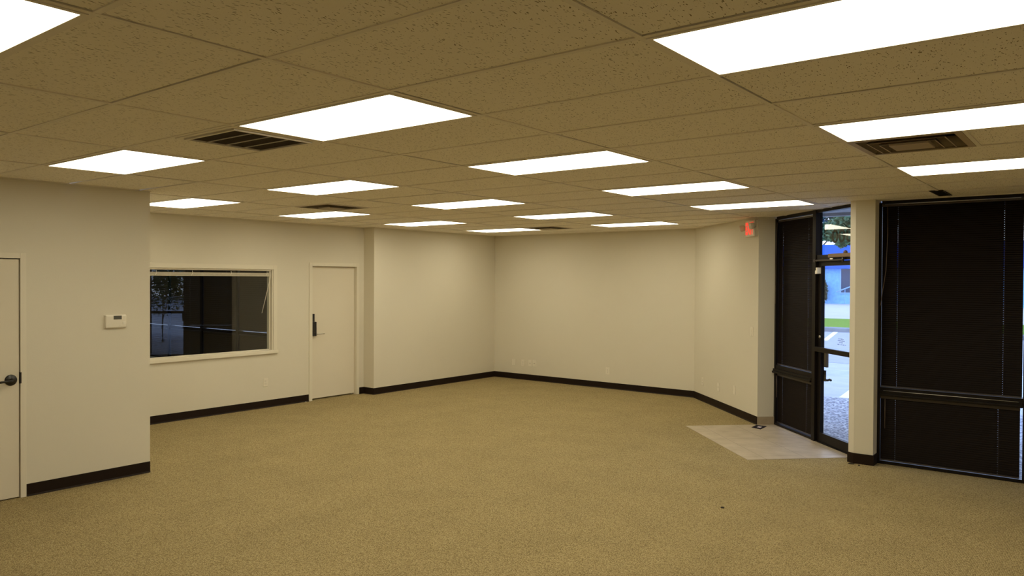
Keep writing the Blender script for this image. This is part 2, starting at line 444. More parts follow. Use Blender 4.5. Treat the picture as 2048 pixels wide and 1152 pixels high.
for i in range(-8, 3):
    for j in range(-4, 20):
        if (i, j) in LIGHTS: continue
        xa, ya = U0+i*CU, V0+j*CV
        if (i, j) in VENTS:
            hx = xa + CU/2
            if VENTS[(i, j)] == 1: add_tile(xa, hx, ya, ya+CV)
            else: add_tile(hx, xa+CU, ya, ya+CV)
            for p in region_polys([(hx-0.012, ya+0.012), (hx+0.012, ya+0.012), (hx+0.012, ya+CV-0.012), (hx-0.012, ya+CV-0.012)]): grid.prism(p, H, H+0.025)
        else: add_tile(xa, xa+CU, ya, ya+CV)
for i in range(-8, 4):
    x = U0+i*CU
    for p in region_polys([(x-0.012, -2.3), (x+0.012, -2.3), (x+0.012, 11.5), (x-0.012, 11.5)]): grid.prism(p, H-0.0005, H+0.03)
for j in range(-4, 21):
    y = V0+j*CV
    for i in range(-8, 3):
        x = U0+i*CU
        for p in region_polys([(x+0.012, y-0.012), (x+CU-0.012, y-0.012), (x+CU-0.012, y+0.012), (x+0.012, y+0.012)]): grid.prism(p, H, H+0.025)
struct(tiles.build('ceiling', M['tile'], recalc=False))
struct(grid.build('ceiling_grid', M['grid']))
# dark void above the tiles, closing the shell (also over the room beyond the interior window)
struct(MB().prism([(-19.3, 3.4), (-7.0, 3.4), (-7.0, -2.4), (3.4, -2.4), (3.4, 8.56), (-1.98, 8.56), (-3.50, 10.02), (-5.0, 11.5), (-9.7, 11.5), (-9.7, 9.25), (-19.3, 9.25)], H+0.10, H+0.16).build('ceiling_void', M['plenum']))
# wall angle along the near left wall / others: thin moulding
def molding(name, L, loc, rz):
    struct(place(MB().box(0, L, -0.022, -0.004, H-0.0015, H+0.012).build(name, M['grid']), loc, rz))
molding('trim_1', YA+1.7, (XA, -1.7, 0), R90)
molding('trim_2', YBUMP-YA, (XB, YA, 0), R90)
molding('trim_3', YD-YBUMP, (XC, YBUMP, 0), R90)
molding('trim_4', RC[0]-XC, (XC, YD, 0), 0)
molding('trim_5', LE, (*RC, 0), D45)
molding('trim_6', 3.88, (-1.888, YW-0.004, 0), 0)

# ------------------------------------------------------------------ ceiling lights
LAB = {
 (-1, 4): 'very large lit ceiling panel cut off by the top right of the photo',
 (-1, 7): 'long lit ceiling panel at right, just in front of the stepped air diffuser',
 (-1, 10): 'lit ceiling panel at far right, between the stepped diffuser and the right-hand dark blinds',
 (-3, 1): 'lit ceiling panel in the top left corner, only its tip in view',
 (-3, 4): 'large lit ceiling panel touching the dark return air grille',
 (-3, 7): 'lit ceiling panel in mid ceiling, first one beyond the panel at the return grille',
 (-3, 10): 'lit ceiling panel between the mid ceiling panel and the one nearest the glass door',
 (-3, 13): 'lit ceiling panel nearest the exit sign and glass door',
 (-5, 4): 'lit ceiling panel above the thermostat wall at left',
 (-5, 7): 'lit ceiling panel in front of the small dark vent near the interior door',
 (-5, 10): 'lit ceiling panel just right of the small dark vent near the interior door',
 (-5, 13): 'lit ceiling panel in front of the back wall, just before the one nearest the bend',
 (-5, 16): 'small lit ceiling panel nearest the bend from back wall to diagonal wall',
 (-7, 7): 'lit ceiling panel whose left end is hidden by the near left wall corner',
 (-7, 10): 'lit ceiling panel above the interior door, behind the small dark vent',
 (-7, 13): 'small lit ceiling panel just before the projecting wall right of the interior door',
 (-7, 16): 'smallest lit ceiling panel, next to the vent near the back corner'}
def make_light():
    t = empty('ceiling_light')
    b = MB(); ow, oh, iw, ih = CU/2-0.013, CV/2-0.013, 1.157/2, 0.5504/2
    for x0, x1, y0, y1 in ((-ow, -iw, -oh, oh), (iw, ow, -oh, oh), (-iw, iw, -oh, -ih), (-iw, iw, ih, oh)):
        b.box(x0, x1, y0, y1, -0.004, 0.012)
    b.build('frame', M['grid'], t)
    MB().box(-iw, iw, -ih, ih, -0.0015, 0.003).build('diffuser', M['lamp'], t)
    MB().box(-ow, ow, -oh, oh, 0.012, 0.085).build('housing', M['grid'], t)
    return t
proto = make_light(); first = True
for (i, j) in LIGHTS:
    o = proto if first else copy_tree(proto); first = False
    o.location = (U0+(i+0.5)*CU, V0+(j+0.5)*CV, H)
    tag(o, LAB[(i, j)], 'ceiling light', 'recessed ceiling light panels')

# ------------------------------------------------------------------ ceiling vents
def ring(b, a0, z0, a1, z1):
    """slanted square ring from half-size a0 at z0 to half-size a1 at z1 (with a little thickness)"""
    def sq(a, z): return [(-a, -a, z), (a, -a, z), (a, a, z), (-a, a, z)]
    p, q = sq(a0, z0), sq(a1, z1)
    for k in range(4):
        b.quad([p[k], p[(k+1) % 4], q[(k+1) % 4], q[k]])
        b.quad([(c[0]*0.995, c[1]*0.995, c[2]+0.002) for c in (q[k], q[(k+1) % 4], p[(k+1) % 4], p[k])])
def diffuser(label, i, j, group='square stepped ceiling air diffusers'):
    t = thing('ceiling_diffuser', label, 'air vent', (U0+(i+0.25)*CU, V0+(j+0.5)*CV, H), 0, group)
    h = CV/2-0.013
    f = MB()
    for x0, x1, y0, y1 in ((-h, -0.262, -h, h), (0.262, h, -h, h), (-0.262, 0.262, -h, -0.262), (-0.262, 0.262, 0.262, h)): f.box(x0, x1, y0, y1, -0.002, 0.008)
    f.build('frame', M['ventdirty'], t)
    for a0, a1, z0, z1 in ((0.262, 0.200, -0.001, 0.060), (0.205, 0.150, -0.006, 0.050), (0.150, 0.110, -0.012, 0.040)):
        b = MB(); ring(b, a0, z0, a1, z1)
        lr = b.build('louver_ring', M['ventring'], t)
        b = MB()
        for k in range(4):
            q = [(-a0, -a0, z0-0.001), (a0, -a0, z0-0.001), (a0-0.007, -a0+0.007, z0-0.001), (-a0+0.007, -a0+0.007, z0-0.001)]
            b.quad([tuple(Matrix.Rotation(k*PI/2, 3, 'Z') @ Vector(c)) for c in q])
        b.build('rolled_edge', M['ventdirty'], lr)
    MB().box(-0.105, 0.105, -0.105, 0.105, -0.016, 0.004, 0.004).build('centre_plate', M['ventdirty'], t)
    MB().box(-h, h, -h, h, 0.07, 0.09).build('back_box', M['ventdark'], t)
    return t
diffuser('square stepped air diffuser at right, between two long lit panels', -1, 8)
diffuser('small dark air diffuser in front of the lit panel over the interior door', -6, 9)
diffuser('tiny dark air diffuser near the back corner, beside the smallest lit panel', -6, 16)
t = thing('return_grille', 'dark square return air grille with three pale bars beside the large lit panel', 'air vent', (U0-3.25*CU, V0+4.5*CV, H))
h = CV/2-0.013
b = MB()
for x0, x1, y0, y1 in ((-h, -0.262, -h, h), (0.262, h, -h, h), (-0.262, 0.262, -h, -0.262), (-0.262, 0.262, 0.262, h)): b.box(x0, x1, y0, y1, -0.003, 0.010)
b.build('outer_frame', M['grid'], t)
b = MB()
for x0, x1, y0, y1 in ((-0.256, -0.240, -0.256, 0.256), (0.240, 0.256, -0.256, 0.256), (-0.24, 0.24, -0.256, -0.240), (-0.24, 0.24, 0.240, 0.256)): b.box(x0, x1, y0, y1, -0.012, 0.006)
b.build('hinged_frame', M['grid'], t)
for k in (-1, 0, 1): MB().box(-0.24, 0.24, k*0.12-0.002, k*0.12+0.002, -0.008, 0.012).build('bar', M['grid'], t)
b = MB()
for k in range(40):
    x = -0.234 + k*0.012
    b.quad([(x, -0.24, -0.004), (x, 0.24, -0.004), (x+0.010, 0.24, 0.008), (x+0.010, -0.24, 0.008)])
b.build('louver_blades', M['ventdark'], t, recalc=False)
MB().box(-h, h, -h, h, 0.05, 0.07).build('filter', M['plenum'], t)
# narrow slot vent by the pier
t = thing('slot_vent', 'narrow dark slot vent in the ceiling above the pier beside the glass door', 'air vent', (-1.268, 7.97, H))
b = MB()
for x0, x1, y0, y1 in ((-0.055, -0.045, -0.25, 0.25), (0.045, 0.055, -0.25, 0.25), (-0.045, 0.045, -0.25, -0.24), (-0.045, 0.045, 0.24, 0.25)): b.box(x0, x1, y0, y1, -0.003, 0.003)
b.build('frame', M['ventdark'], t)
MB().box(-0.045, 0.045, -0.24, 0.24, -0.0015, 0.001).build('slot', M['plenum'], t)

# ------------------------------------------------------------------ blinds
def make_blind(name, W, z0, z1, cords, slat_m, rail_m, cord_m, tilt=70, pitch=0.0205, width=0.0253, wand=None, ladder=True, glint=False):
    """local x 0..W, y 0 in the middle, hangs from z1 down to z0"""
    t = empty(name)
    hr, brh = 0.027, 0.012
    MB().box(0, W, -0.014, 0.014, z1-hr, z1, 0.002).build('headrail', rail_m, t)
    if glint: MB().tube([(0.025, -0.0165, z1-0.004), (W-0.025, -0.0165, z1-0.004)], 0.0035, 6).build('headrail_glint', M['glint'], t)  # added bead, stands in for a lamp highlight along the headrail
    b = MB(); n = int((z1-hr-z0-brh)/pitch); a = math.radians(tilt)
    xs = []
    e = [0.001]
    for c in cords: e += [c-0.002, c+0.002]
    e.append(W-0.001)
    prof = []
    for q in (-0.5, -0.16, -0.035, 0.035, 0.16, 0.5):
        d = q*width; cr = 0.0016*(1-4*q*q)
        # room-side edge (negative y) at the bottom
        prof.append((d*math.cos(a) - cr*math.sin(a), d*math.sin(a) + cr*math.cos(a)))
    top = z1-hr-0.010
    rr = random.Random(int(W*1000))
    pitch = (top - (z0+brh+0.006))/max(1, n-1)
    for k in range(n):
        zc = top - k*pitch; jit = rr.uniform(-0.0006, 0.0006)
        for si in range(len(e)-1):
            hole = si % 2 == 1
            for pi_ in range(5):
                if hole and pi_ == 2: continue
                p, q = prof[pi_], prof[pi_+1]
                f = b.bm.faces.new([b.bm.verts.new(c) for c in ((e[si], p[0], zc+p[1]+jit), (e[si+1], p[0], zc+p[1]+jit), (e[si+1], q[0], zc+q[1]+jit), (e[si], q[0], zc+q[1]+jit))]); f.smooth = True
    b.build('slats', slat_m, t, recalc=False)
    MB().box(0.002, W-0.002, -0.012, 0.012, z0, z0+brh, 0.003).build('bottom_rail', rail_m, t)
    if ladder:
        for c in cords:
            lb = MB()
            for yy in (-0.0135, 0.0135): lb.tube([(c+0.007, yy, z0+brh), (c+0.007, yy, z1-hr)], 0.0006, 4)
            lb.build('ladder_cord', cord_m, t)
    if wand:
        wb = MB(); wb.tube(wand, 0.0035, 6); wb.build('tilt_wand', M['wand'], t)
    return t

# ------------------------------------------------------------------ right storefront window
WX0, WXM, WX1 = -1.888, -0.655, 0.62
ZR0, ZR1 = 0.690, 0.774
win = struct(empty('window_3', (0, YW, 0)))
b = MB(); y0, y1 = -0.005, 0.095
b.box(WX0, WX0+0.028, y0, y1, 0, H-0.02).box(WXM, WXM+0.065, y0, y1, 0, H-0.02).box(WX1, WX1+0.03, y0, y1, 0, H-0.02)
for xa, xb in ((WX0+0.028, WXM), (WXM+0.065, WX1)):
    b.box(xa, xb, y0, y1, 0, 0.030).box(xa, xb, y0, y1, H-0.030, H+0.10)
    b.box(xa, xb, -0.030, y1, ZR0, ZR0+0.022, 0.003).box(xa, xb, -0.014, y1, ZR0+0.022, 0.742, 0.002).box(xa, xb, 0.0, y1, 0.742, ZR1)
b.build('frame', M['bronze'], win)
for xa, xb in ((WX0+0.028, WXM), (WXM+0.065, WX1)): MB().tube([(xa+0.03, -0.0165, 0.743), (xb-0.03, -0.0165, 0.743)], 0.003, 6).build('rail_glint', M['glint'], win)  # added bright beads in place of a highlight on the rail top
for xa, xb in ((WX0+0.028, WXM), (WXM+0.065, WX1)):
    for za, zb in ((0.030, ZR0), (ZR1, H-0.03)):
        MB().box(xa, xb, 0.055, 0.061, za, zb).build('pane', M['glass'], win)
def storefront_blind(label, X0, X1, z0, z1, loc, rz, cords, wand, tilt=70, group=None, glint=False):
    W = X1-X0
    t = make_blind('window_blind', W, z0, z1, cords, M['slat'], M['rail'], M['cord'], tilt, wand=wand, glint=glint)
    tag(t, label, 'blind', group); place(t, loc, rz); return t
g1 = 'dark mini blinds on the storefront glazing'
storefront_blind('tall closed dark blind in the upper part of the window right of the pier', -1.8595, -0.663, 0.7760, 2.620, (-1.8595, YW+0.018, 0), 0, [0.143, 1.043],
                 [(0.05, -0.024, 2.60), (0.055, -0.03, 2.30), (0.045, -0.045, 1.95), (0.0, -0.05, 1.60)], group=g1, glint=True)
storefront_blind('short closed dark blind below the rail of the window right of the pier', -1.8595, -0.676, 0.034, 0.686, (-1.8595, YW+0.018, 0), 0, [0.135, 1.01],
                 [(0.045, -0.022, 0.66), (0.045, -0.022, 0.36)], group=g1)
t = storefront_blind('tall closed dark blind beyond the right edge of the photo', -0.584, 0.612, 0.781, 2.620, (-0.584, YW+0.018, 0), 0, [0.135, 1.04], None, group=g1)
storefront_blind('short closed dark blind beyond the right edge of the photo, below the rail', -0.584, 0.612, 0.041, 0.686, (-0.584, YW+0.018, 0), 0, [0.135, 1.04], None, group=g1)

# ------------------------------------------------------------------ diagonal storefront: sidelight, door, transom
LS = 2.0
sl = struct(empty('window_2', (*SF, 0), D45))
b = MB(); y0, y1 = -0.020, 0.050
b.box(0, 0.040, y0, y1, 0, H-0.02).box(0.966, 1.036, y0-0.012, y1, 0, H+0.1)
b.box(0.04, 0.966, y0, y1, 0, 0.030).box(0.04, 0.966, y0, y1, H-0.035, H+0.10)
b.box(0.0, 0.960, -0.050, y1, 0.668, 0.692, 0.003).box(0.0, 0.960, -0.036, y1, 0.692, 0.722, 0.002).box(0.04, 0.966, -0.015, y1, 0.722, 0.772)
b.build('frame', M['bronze'], sl)
for za, zb in ((0.03, 0.668), (0.772, H-0.035)): MB().box(0.04, 0.966, 0.034, 0.040, za, zb).build('pane', M['glass'], sl)
def sf(s, y=0.0): return (SF[0]+(s+y)/s2, SF[1]+(-s+y)/s2, 0)
storefront_blind('tall closed dark blind left of the glass door', 0.042, 0.962, 0.777, 2.612, sf(0.042, 0.012), D45, [0.12, 0.760],
                 [(0.02, -0.036, 2.58), (0.004, -0.04, 2.25), (0.0, -0.045, 1.9), (0.03, -0.06, 1.55)], group=g1, glint=True)
storefront_blind('short closed dark blind below the rail left of the glass door', 0.042, 0.962, 0.036, 0.662, sf(0.042, 0.012), D45, [0.14, 0.745],
                 [(0.03, -0.03, 0.65), (0.03, -0.03, 0.36)], group=g1)

dr = struct(empty('door_3', (*SF, 0), D45))
b = MB(); y0, y1 = 0.0, 0.045
DS0, DS1 = 1.040, 1.900
b.box(DS0, DS0+0.070, y0, y1, 0.015, 2.066, 0.003).box(DS1-0.10, DS1, y0, y1, 0.015, 2.066, 0.003)
b.box(DS0+0.070, DS1-0.10, y0, y1, 2.012, 2.066).box(DS0+0.070, DS1-0.10, y0, y1, 0.015, 0.118)
b.build('door_frame', M['bronze'], dr)
MB().box(DS0+0.07, DS1-0.10, 0.020, 0.026, 0.118, 2.012).build('pane', M['glass'], dr)
b = MB(); b.box(1.06, 1.87, -0.055, -0.020, 1.040, 1.094, 0.006)
b.box(1.055, 1.085, -0.055, 0.004, 1.046, 1.088, 0.003).box(1.84, 1.87, -0.055, 0.004, 1.046, 1.088, 0.003)
b.build('push_bar', M['bronze'], dr)
b = MB(); b.box(1.065, 1.150, 0.045, 0.075, 0.862, 1.040, 0.004); b.box(1.070, 1.126, 0.045, 0.062, 0.70, 0.825, 0.004)
b.tube([(1.095, 0.05, 0.712), (1.10, 0.095, 0.710), (1.130, 0.10, 0.722), (1.158, 0.10, 0.716)], 0.013, 8)
b.build('outside_pull', M['black'], dr)
b = MB(); b.lathe([(0.018, 0), (0.018, 0.006), (0.012, 0.010)], (1.112-0.02, 0.0, 1.206), (0, -1, 0), 16); b.build('lock_cylinder', M['steel'], dr)
b = MB(); b.box(1.068, 1.100, -0.046, 0.001, 1.925, 1.995, 0.002).box(1.050, 1.068, -0.046, 0.001, 1.922, 1.962, 0.002)
c = b.build('contact_sensor', M['whiteplastic'], dr); c['label'] = 'small white door contact sensor'
b = MB(); b.box(1.34, 1.88, -0.055, -0.018, 2.100, 2.142, 0.004); c = b.build('closer_body', M['brown'], dr); c['label'] = 'brown closer body'
b = MB(); b.box(1.03, 1.62, -0.045, -0.030, 2.064, 2.082, 0.003).box(1.02, 1.05, -0.05, -0.02, 2.058, 2.088, 0.003)
b.tube([(1.62, -0.038, 2.05), (1.62, -0.038, 2.10)], 0.012, 10)
b.build('closer_arm', M['rail'], dr)
MB().box(1.37, 1.43, -0.048, -0.044, 2.080, 2.094).build('closer_tag', M['whiteplastic'], dr)
b = MB(); b.lathe([(0.022, 0), (0.024, 0.012), (0.016, 0.026), (0.004, 0.03)], (1.655, -0.03, 2.142), (0, 0, 1), 14); b.build('closer_cap', M['brown'], dr)
# small grey lettering on the inside-read glass: rows of short strokes, too small to read
b = MB(); rl = random.Random(11)
for row, (a, c, zz) in enumerate(((1.427, 1.54, 1.206), (1.420, 1.554, 1.186), (1.452, 1.517, 1.166), (1.404, 1.582, 1.144))):
    x = a
    while x < c:
        wd = rl.choice((0.004, 0.006, 0.008))
        if rl.random() < 0.82:
            hh = rl.choice((0.008, 0.011, 0.012)); b.box(x, x+wd*0.5, 0.0263, 0.0268, zz, zz+hh)
            if rl.random() < 0.6: b.box(x, x+wd, 0.0263, 0.0268, zz+rl.choice((0.0, 0.005, 0.009)), zz+rl.choice((0.0, 0.005, 0.009))+0.0025)
        x += wd + 0.003
c = b.build('glass_lettering', M['lettering'], dr)

tr = struct(empty('window_4', (*SF, 0), D45))
b = MB(); y0, y1 = -0.02, 0.050
b.box(1.036, LS, y0, y1, 2.072, 2.137).box(1.036, LS, y0, y1, H-0.030, H+0.10).box(1.904, LS, y0, y1, 0, H-0.02)
b.box(1.036, 1.904, y0, y1, 0.0, 0.012)
b.build('frame', M['bronze'], tr)
MB().box(1.036, 1.904, 0.022, 0.028, 2.137, H-0.03).build('pane', M['glass'], tr)
text_mesh('numerals', '300', M['numeral'], tr, 1.273, 1.672, 2.262, 2.412, 0.0292, 0.001, mirror=True, bold=0.018)

# ------------------------------------------------------------------ interior door in the near left wall
d1 = struct(empty('door_1', (XA, 0, 0), R90))       # local x = world y
b = MB()
b.box(2.515, 2.559, -0.010, 0.10, 0, 2.040, 0.002).box(1.556, 1.60, -0.010, 0.10, 0, 2.040, 0.002).box(1.60, 2.515, -0.010, 0.10, 1.996, 2.040, 0.002)
b.box(2.490, 2.515, 0.049, 0.10, 0, 1.996).box(1.60, 1.625, 0.049, 0.10, 0, 1.996).box(1.60, 2.515, 0.049, 0.10, 1.970, 1.996).box(1.60, 2.515, 0.049, 0.10, 0, 0.012)
b.build('door_frame', M['trimw'], d1)
MB().box(1.606, 2.508, 0.002, 0.046, 0.010, 1.987, 0.001).build('door_panel', M['door'], d1)
b = MB(); b.lathe([(0.046, 0), (0.046, 0.006), (0.040, 0.011), (0.020, 0.014), (0.013, 0.020), (0.013, 0.048)], (2.447, 0.002, 0.988), (0, -1, 0), 28)
b.tube([(2.447, -0.046, 0.988), (2.430, -0.052, 0.987), (2.38, -0.055, 0.984), (2.335, -0.054, 0.980)], 0.0095, 10)
c = b.build('lever_handle', M['black'], d1); c['label'] = 'black lever handle on a round rose'
MB().box(2.511, 2.523, -0.011, 0.03, 0.955, 1.048, 0.001).build('strike_plate', M['black'], d1)

# ------------------------------------------------------------------ interior door in the window wall
d2 = struct(empty('door_2', (XB, 0, 0), R90))
b = MB()
b.box(7.187, 7.243, -0.012, 0.12, 0, 2.078, 0.002).box(8.098, 8.152, -0.012, 0.12, 0, 2.078, 0.002).box(7.243, 8.098, -0.012, 0.12, 2.026, 2.078, 0.002)
b.box(7.243, 7.256, 0.094, 0.12, 0, 2.026).box(8.085, 8.098, 0.094, 0.12, 0, 2.026).box(7.243, 8.098, 0.094, 0.12, 2.010, 2.026)
b.build('door_frame', M['trimw'], d2)
MB().box(7.246, 8.095, 0.048, 0.092, 0.022, 2.022, 0.001).build('door_panel', M['door'], d2)
b = MB(); b.box(7.266, 7.308, 0.022, 0.048, 1.17, 1.305, 0.003).box(7.264, 7.338, 0.012, 0.048, 0.97, 1.185, 0.006)
b.box(7.276, 7.290, 0.008, 0.014, 1.06, 1.15, 0.002)
lock = b.build('keypad_lock', M['black'], d2); lock['label'] = 'tall black keypad lock'
b = MB(); b.tube([(7.315, 0.014, 1.000), (7.318, -0.03, 1.000), (7.345, -0.042, 1.001), (7.44, -0.044, 1.004)], 0.009, 10)
c = b.build('lever', M['steel'], lock); c['label'] = 'satin metal lever'

# ------------------------------------------------------------------ interior window
w1 = struct(empty('window_1', (XB, 0, 0), R90))
b = MB()
cw = 0.060
b.box(WY1, WY1+cw, -0.014, 0, WZ0, WZ1+cw, 0.003).box(WY0-cw, WY0, -0.014, 0, WZ0, WZ1+cw, 0.003).box(WY0, WY1, -0.014, 0, WZ1, WZ1+cw, 0.003)
b.build('casing', M['trimw'], w1)
b = MB(); b.box(WY0-cw-0.02, WY1+cw+0.012, -0.030, 0.0, WZ0-0.048, WZ0-0.002, 0.004); b.box(WY0, WY1, -0.026, 0.06, WZ0-0.012, WZ0+0.004, 0.002)
b.build('sill', M['trimw'], w1)
b = MB()
b.box(WY1-0.018, WY1, 0.0, TH, WZ0, WZ1).box(WY0, WY0+0.018, 0.0, TH, WZ0, WZ1).box(WY0, WY1, 0.0, TH, WZ1-0.008, WZ1)
b.box(WY1-0.034, WY1-0.018, 0.045, 0.085, WZ0, WZ1).box(WY0, WY1, 0.045, 0.085, WZ1-0.016, WZ1).box(WY0, WY1, 0.045, 0.085, WZ0, WZ0+0.016)
b.build('jamb', M['trimw'], w1)
MB().box(WY0+0.018, WY1-0.034, 0.060, 0.066, WZ0+0.016, WZ1-0.016).build('pane', M['glass'], w1)
t = thing('raised_blind', 'cream mini blind pulled all the way up in the interior window', 'blind', (XB, 0, 0), R90)
BX0, BX1 = WY0+0.03, WY1-0.030
MB().box(BX0, BX1, 0.008, 0.034, WZ1-0.022, WZ1-0.008, 0.002).build('headrail', M['whiteslat'], t)
b = MB()
for k in range(22):
    z = 1.868+0.010 + k*0.0016
    b.box(BX0+0.004, BX1-0.004, 0.009+0.0005*(k % 2), 0.0335, z, z+0.0011)
b.build('slats', M['whiteslat'], t)
MB().box(BX0+0.003, BX1-0.003, 0.008, 0.034, 1.866, 1.877, 0.003).build('bottom_rail', M['whiteslat'], t)
for yy in (4.86, 5.34, 5.90, 6.46):
    b = MB(); b.tube([(yy, 0.006, 1.935), (yy+0.004, 0.0, 1.91), (yy-0.012, 0.0, 1.880), (yy-0.016, 0.002, 1.866)], 0.0032, 6); b.build('cord_loop', M['whiteplastic'], t)
b = MB(); b.tube([(6.522, 0.004, 1.94), (6.520, -0.004, 1.87), (6.372, -0.012, 1.348)], 0.0042, 8); b.build('tilt_wand', M['whiteplastic'], t)

# ------------------------------------------------------------------ thermostat
t = thing('thermostat', 'cream wall thermostat with grey screen on the near left wall', 'thermostat', (XA, 3.288, 1.441), R90)
b = MB(); b.box(-0.094, 0.094, -0.028, 0.0, -0.058, 0.058, 0.010); b.build('body', M['plate'], t)
MB().box(-0.024, 0.048, -0.030, -0.027, 0.018, 0.052, 0.001).build('screen', M['lcd'], t)
b = MB(); b.box(0.058, 0.082, -0.031, -0.027, -0.030, -0.004, 0.003).box(0.030, 0.052, -0.0295, -0.027, -0.042, -0.030, 0.001); b.build('button', M['whiteplastic'], t)
MB().box(-0.096, 0.096, -0.008, 0.0, -0.062, 0.060, 0.002).build('wall_plate', M['plate'], t)

# ------------------------------------------------------------------ outlets and plates
def plate(kind, label, loc, rz, name='wall_outlet', cat='outlet'):
    t = thing(name, label, cat, loc, rz)
    MB().box(-0.038, 0.038, -0.007, 0, -0.0585, 0.0585, 0.003).build('cover_plate', M['plate'], t)
    if kind == 'duplex':
        for zz in (-0.020, 0.020):
            o = MB().box(-0.0165, 0.0165, -0.0095, -0.006, zz-0.014, zz+0.014, 0.003).build('receptacle', M['plate'], t)
            b = MB(); b.box(-0.0085, -0.0060, -0.0100, -0.0090, zz-0.003, zz+0.007).box(0.0060, 0.0080, -0.0100, -0.0090, zz-0.002, zz+0.006).box(-0.002, 0.002, -0.0100, -0.0090, zz-0.010, zz-0.006)
            b.build('slot', M['slot'], o)
    elif kind == 'jack':
        b = MB(); b.box(-0.010, 0.010, -0.0100, -0.006, -0.010, 0.012, 0.001); j = b.build('jack', M['plate'], t)
        MB().box(-0.006, 0.006, -0.0106, -0.0098, -0.005, 0.006).build('socket', M['slot'], j)
    elif kind == 'switch':
        for zz in (-0.030, 0.018):
            MB().box(-0.014, 0.014, -0.011, -0.006, zz-0.018, zz+0.018, 0.002).build('rocker', M['plate'], t)
    for zz in ((-0.048, 0.048) if kind != 'duplex' else (0.0,)):
        b = MB(); b.lathe([(0.003, 0), (0.003, 0.0012)], (0, -0.0068, zz), (0, -1, 0), 8); b.build('screw', M['steel'], t)
    return t
plate('duplex', 'duplex outlet under the right end of the interior window', (XB, 6.440, 0.362), R90)
plate('blank', 'blank wall plate, leftmost of the four low plates near the back corner', (-8.783, YD, 0.303), 0, 'wall_plate', 'wall plate')
plate('duplex', 'duplex outlet, second from left of the four low plates near the back corner', (-8.568, YD, 0.306), 0)
plate('jack', 'phone jack plate, third from left of the four low plates near the back corner', (-8.402, YD, 0.312), 0, 'wall_jack', 'wall plate')
plate('jack', 'jack plate, rightmost of the four low plates near the back corner', (-8.306, YD, 0.314), 0, 'wall_jack', 'wall plate')
plate('duplex', 'lone outlet in the middle of the back wall', (-6.762, YD, 0.298), 0)
def ew(s, z): return (RC[0]+s/s2, RC[1]-s/s2, z)
plate('duplex', 'outlet on the diagonal wall nearest the bend in the baseboard', ew(0.374, 0.306), D45)
plate('jack', 'jack plate in the middle of three low plates on the diagonal wall', ew(0.990, 0.304), D45, 'wall_jack', 'wall plate')
plate('blank', 'wall plate on the diagonal wall closest to the glass door, low down', ew(1.555, 0.342), D45, 'wall_plate', 'wall plate')
plate('switch', 'light switch plate at chest height beside the entry', ew(2.095, 1.178), D45, 'light_switch', 'light switch')

# ------------------------------------------------------------------ exit sign with emergency lamp heads
t = thing('exit_sign', 'red lettered exit sign with two emergency lamp heads high on the diagonal wall', 'exit sign', ew(2.10, 2.515), D45)
MB().box(-0.125, 0.150, -0.052, 0.0, -0.105, 0.105, 0.006).build('housing', M['lampwhite'], t)
fp = MB().box(-0.115, 0.140, -0.055, -0.051, -0.096, 0.096, 0.001).build('face_plate', M['lampwhite'], t)
text_mesh('letters', 'EXIT', M['exitred'], fp, -0.105, 0.130, -0.080, 0.080, -0.0565, 0.002, bold=0.05)
def head(cx, cy, cz, aim):
    b = MB(); a = Vector(aim).normalized()
    b.lathe([(0.018, -0.045), (0.036, -0.030), (0.042, -0.005), (0.044, 0.020), (0.042, 0.026)], (cx, cy, cz), a, 20)
    hd = b.build('lamp_head', M['lampwhite'], t)
    b = MB(); b.lathe([(0.038, 0.024), (0.034, 0.030), (0.001, 0.033)], (cx, cy, cz), a, 20); b.build('lens', M['lens'], hd)
    b = MB(); b.tube([(cx, cy+0.03, cz-0.002), (cx, cy+0.05, cz-0.004), (0.0 if cx > 0 else -0.10, -0.02, -0.01)], 0.010, 8); b.build('arm', M['lampwhite'], hd)
head(-0.185, -0.070, 0.012, (-0.45, -0.8, -0.25))
head(0.215, -0.115, 0.022, (-0.10, -0.9, -0.2))

# ------------------------------------------------------------------ small things on the floor
t = thing('glue_trap', 'dark purple card with a pale label lying on the entry tile by the wall corner', 'card', (-3.505, 9.525, 0.004), math.radians(8))
b = MB(); b.prism([(-0.075, -0.09), (0.050, -0.16), (0.075, 0.075), (-0.055, 0.095)], 0.0, 0.004); b.build('card', M['purple'], t)
MB().prism([(-0.018, -0.055), (0.028, -0.082), (0.036, -0.005), (-0.010, 0.012)], 0.004, 0.0048).build('paper_label', M['label'], t)
def crumb(label, x, y, r, m='crumb', sx=1.0, z=0.0):
    b = MB(); bmesh.ops.create_icosphere(b.bm, subdivisions=2, radius=r); rr = random.Random(int(abs(x)*997))
    for v in b.bm.verts: v.co = Vector((v.co.x*sx*(1+rr.uniform(-.25, .25)), v.co.y*(1+rr.uniform(-.25, .25)), max(0.0, v.co.z*0.7+r*0.3)))
    o = b.build('debris', M[m]); o.location = (x, y, z); tag(o, label, 'debris')
crumb('small dark crumb alone on the carpet in the right foreground', -2.485, 5.948, 0.012, sx=1.4)
crumb('dark flat crumb at the foot of the pier', -2.075, 8.205, 0.013, sx=2.2)
crumb('dark round crumb on the carpet just in front of the pier', -1.995, 8.175, 0.011)
crumb('tiny white chip by the baseboard left of the interior door', -9.462, 7.115, 0.008, 'chip')

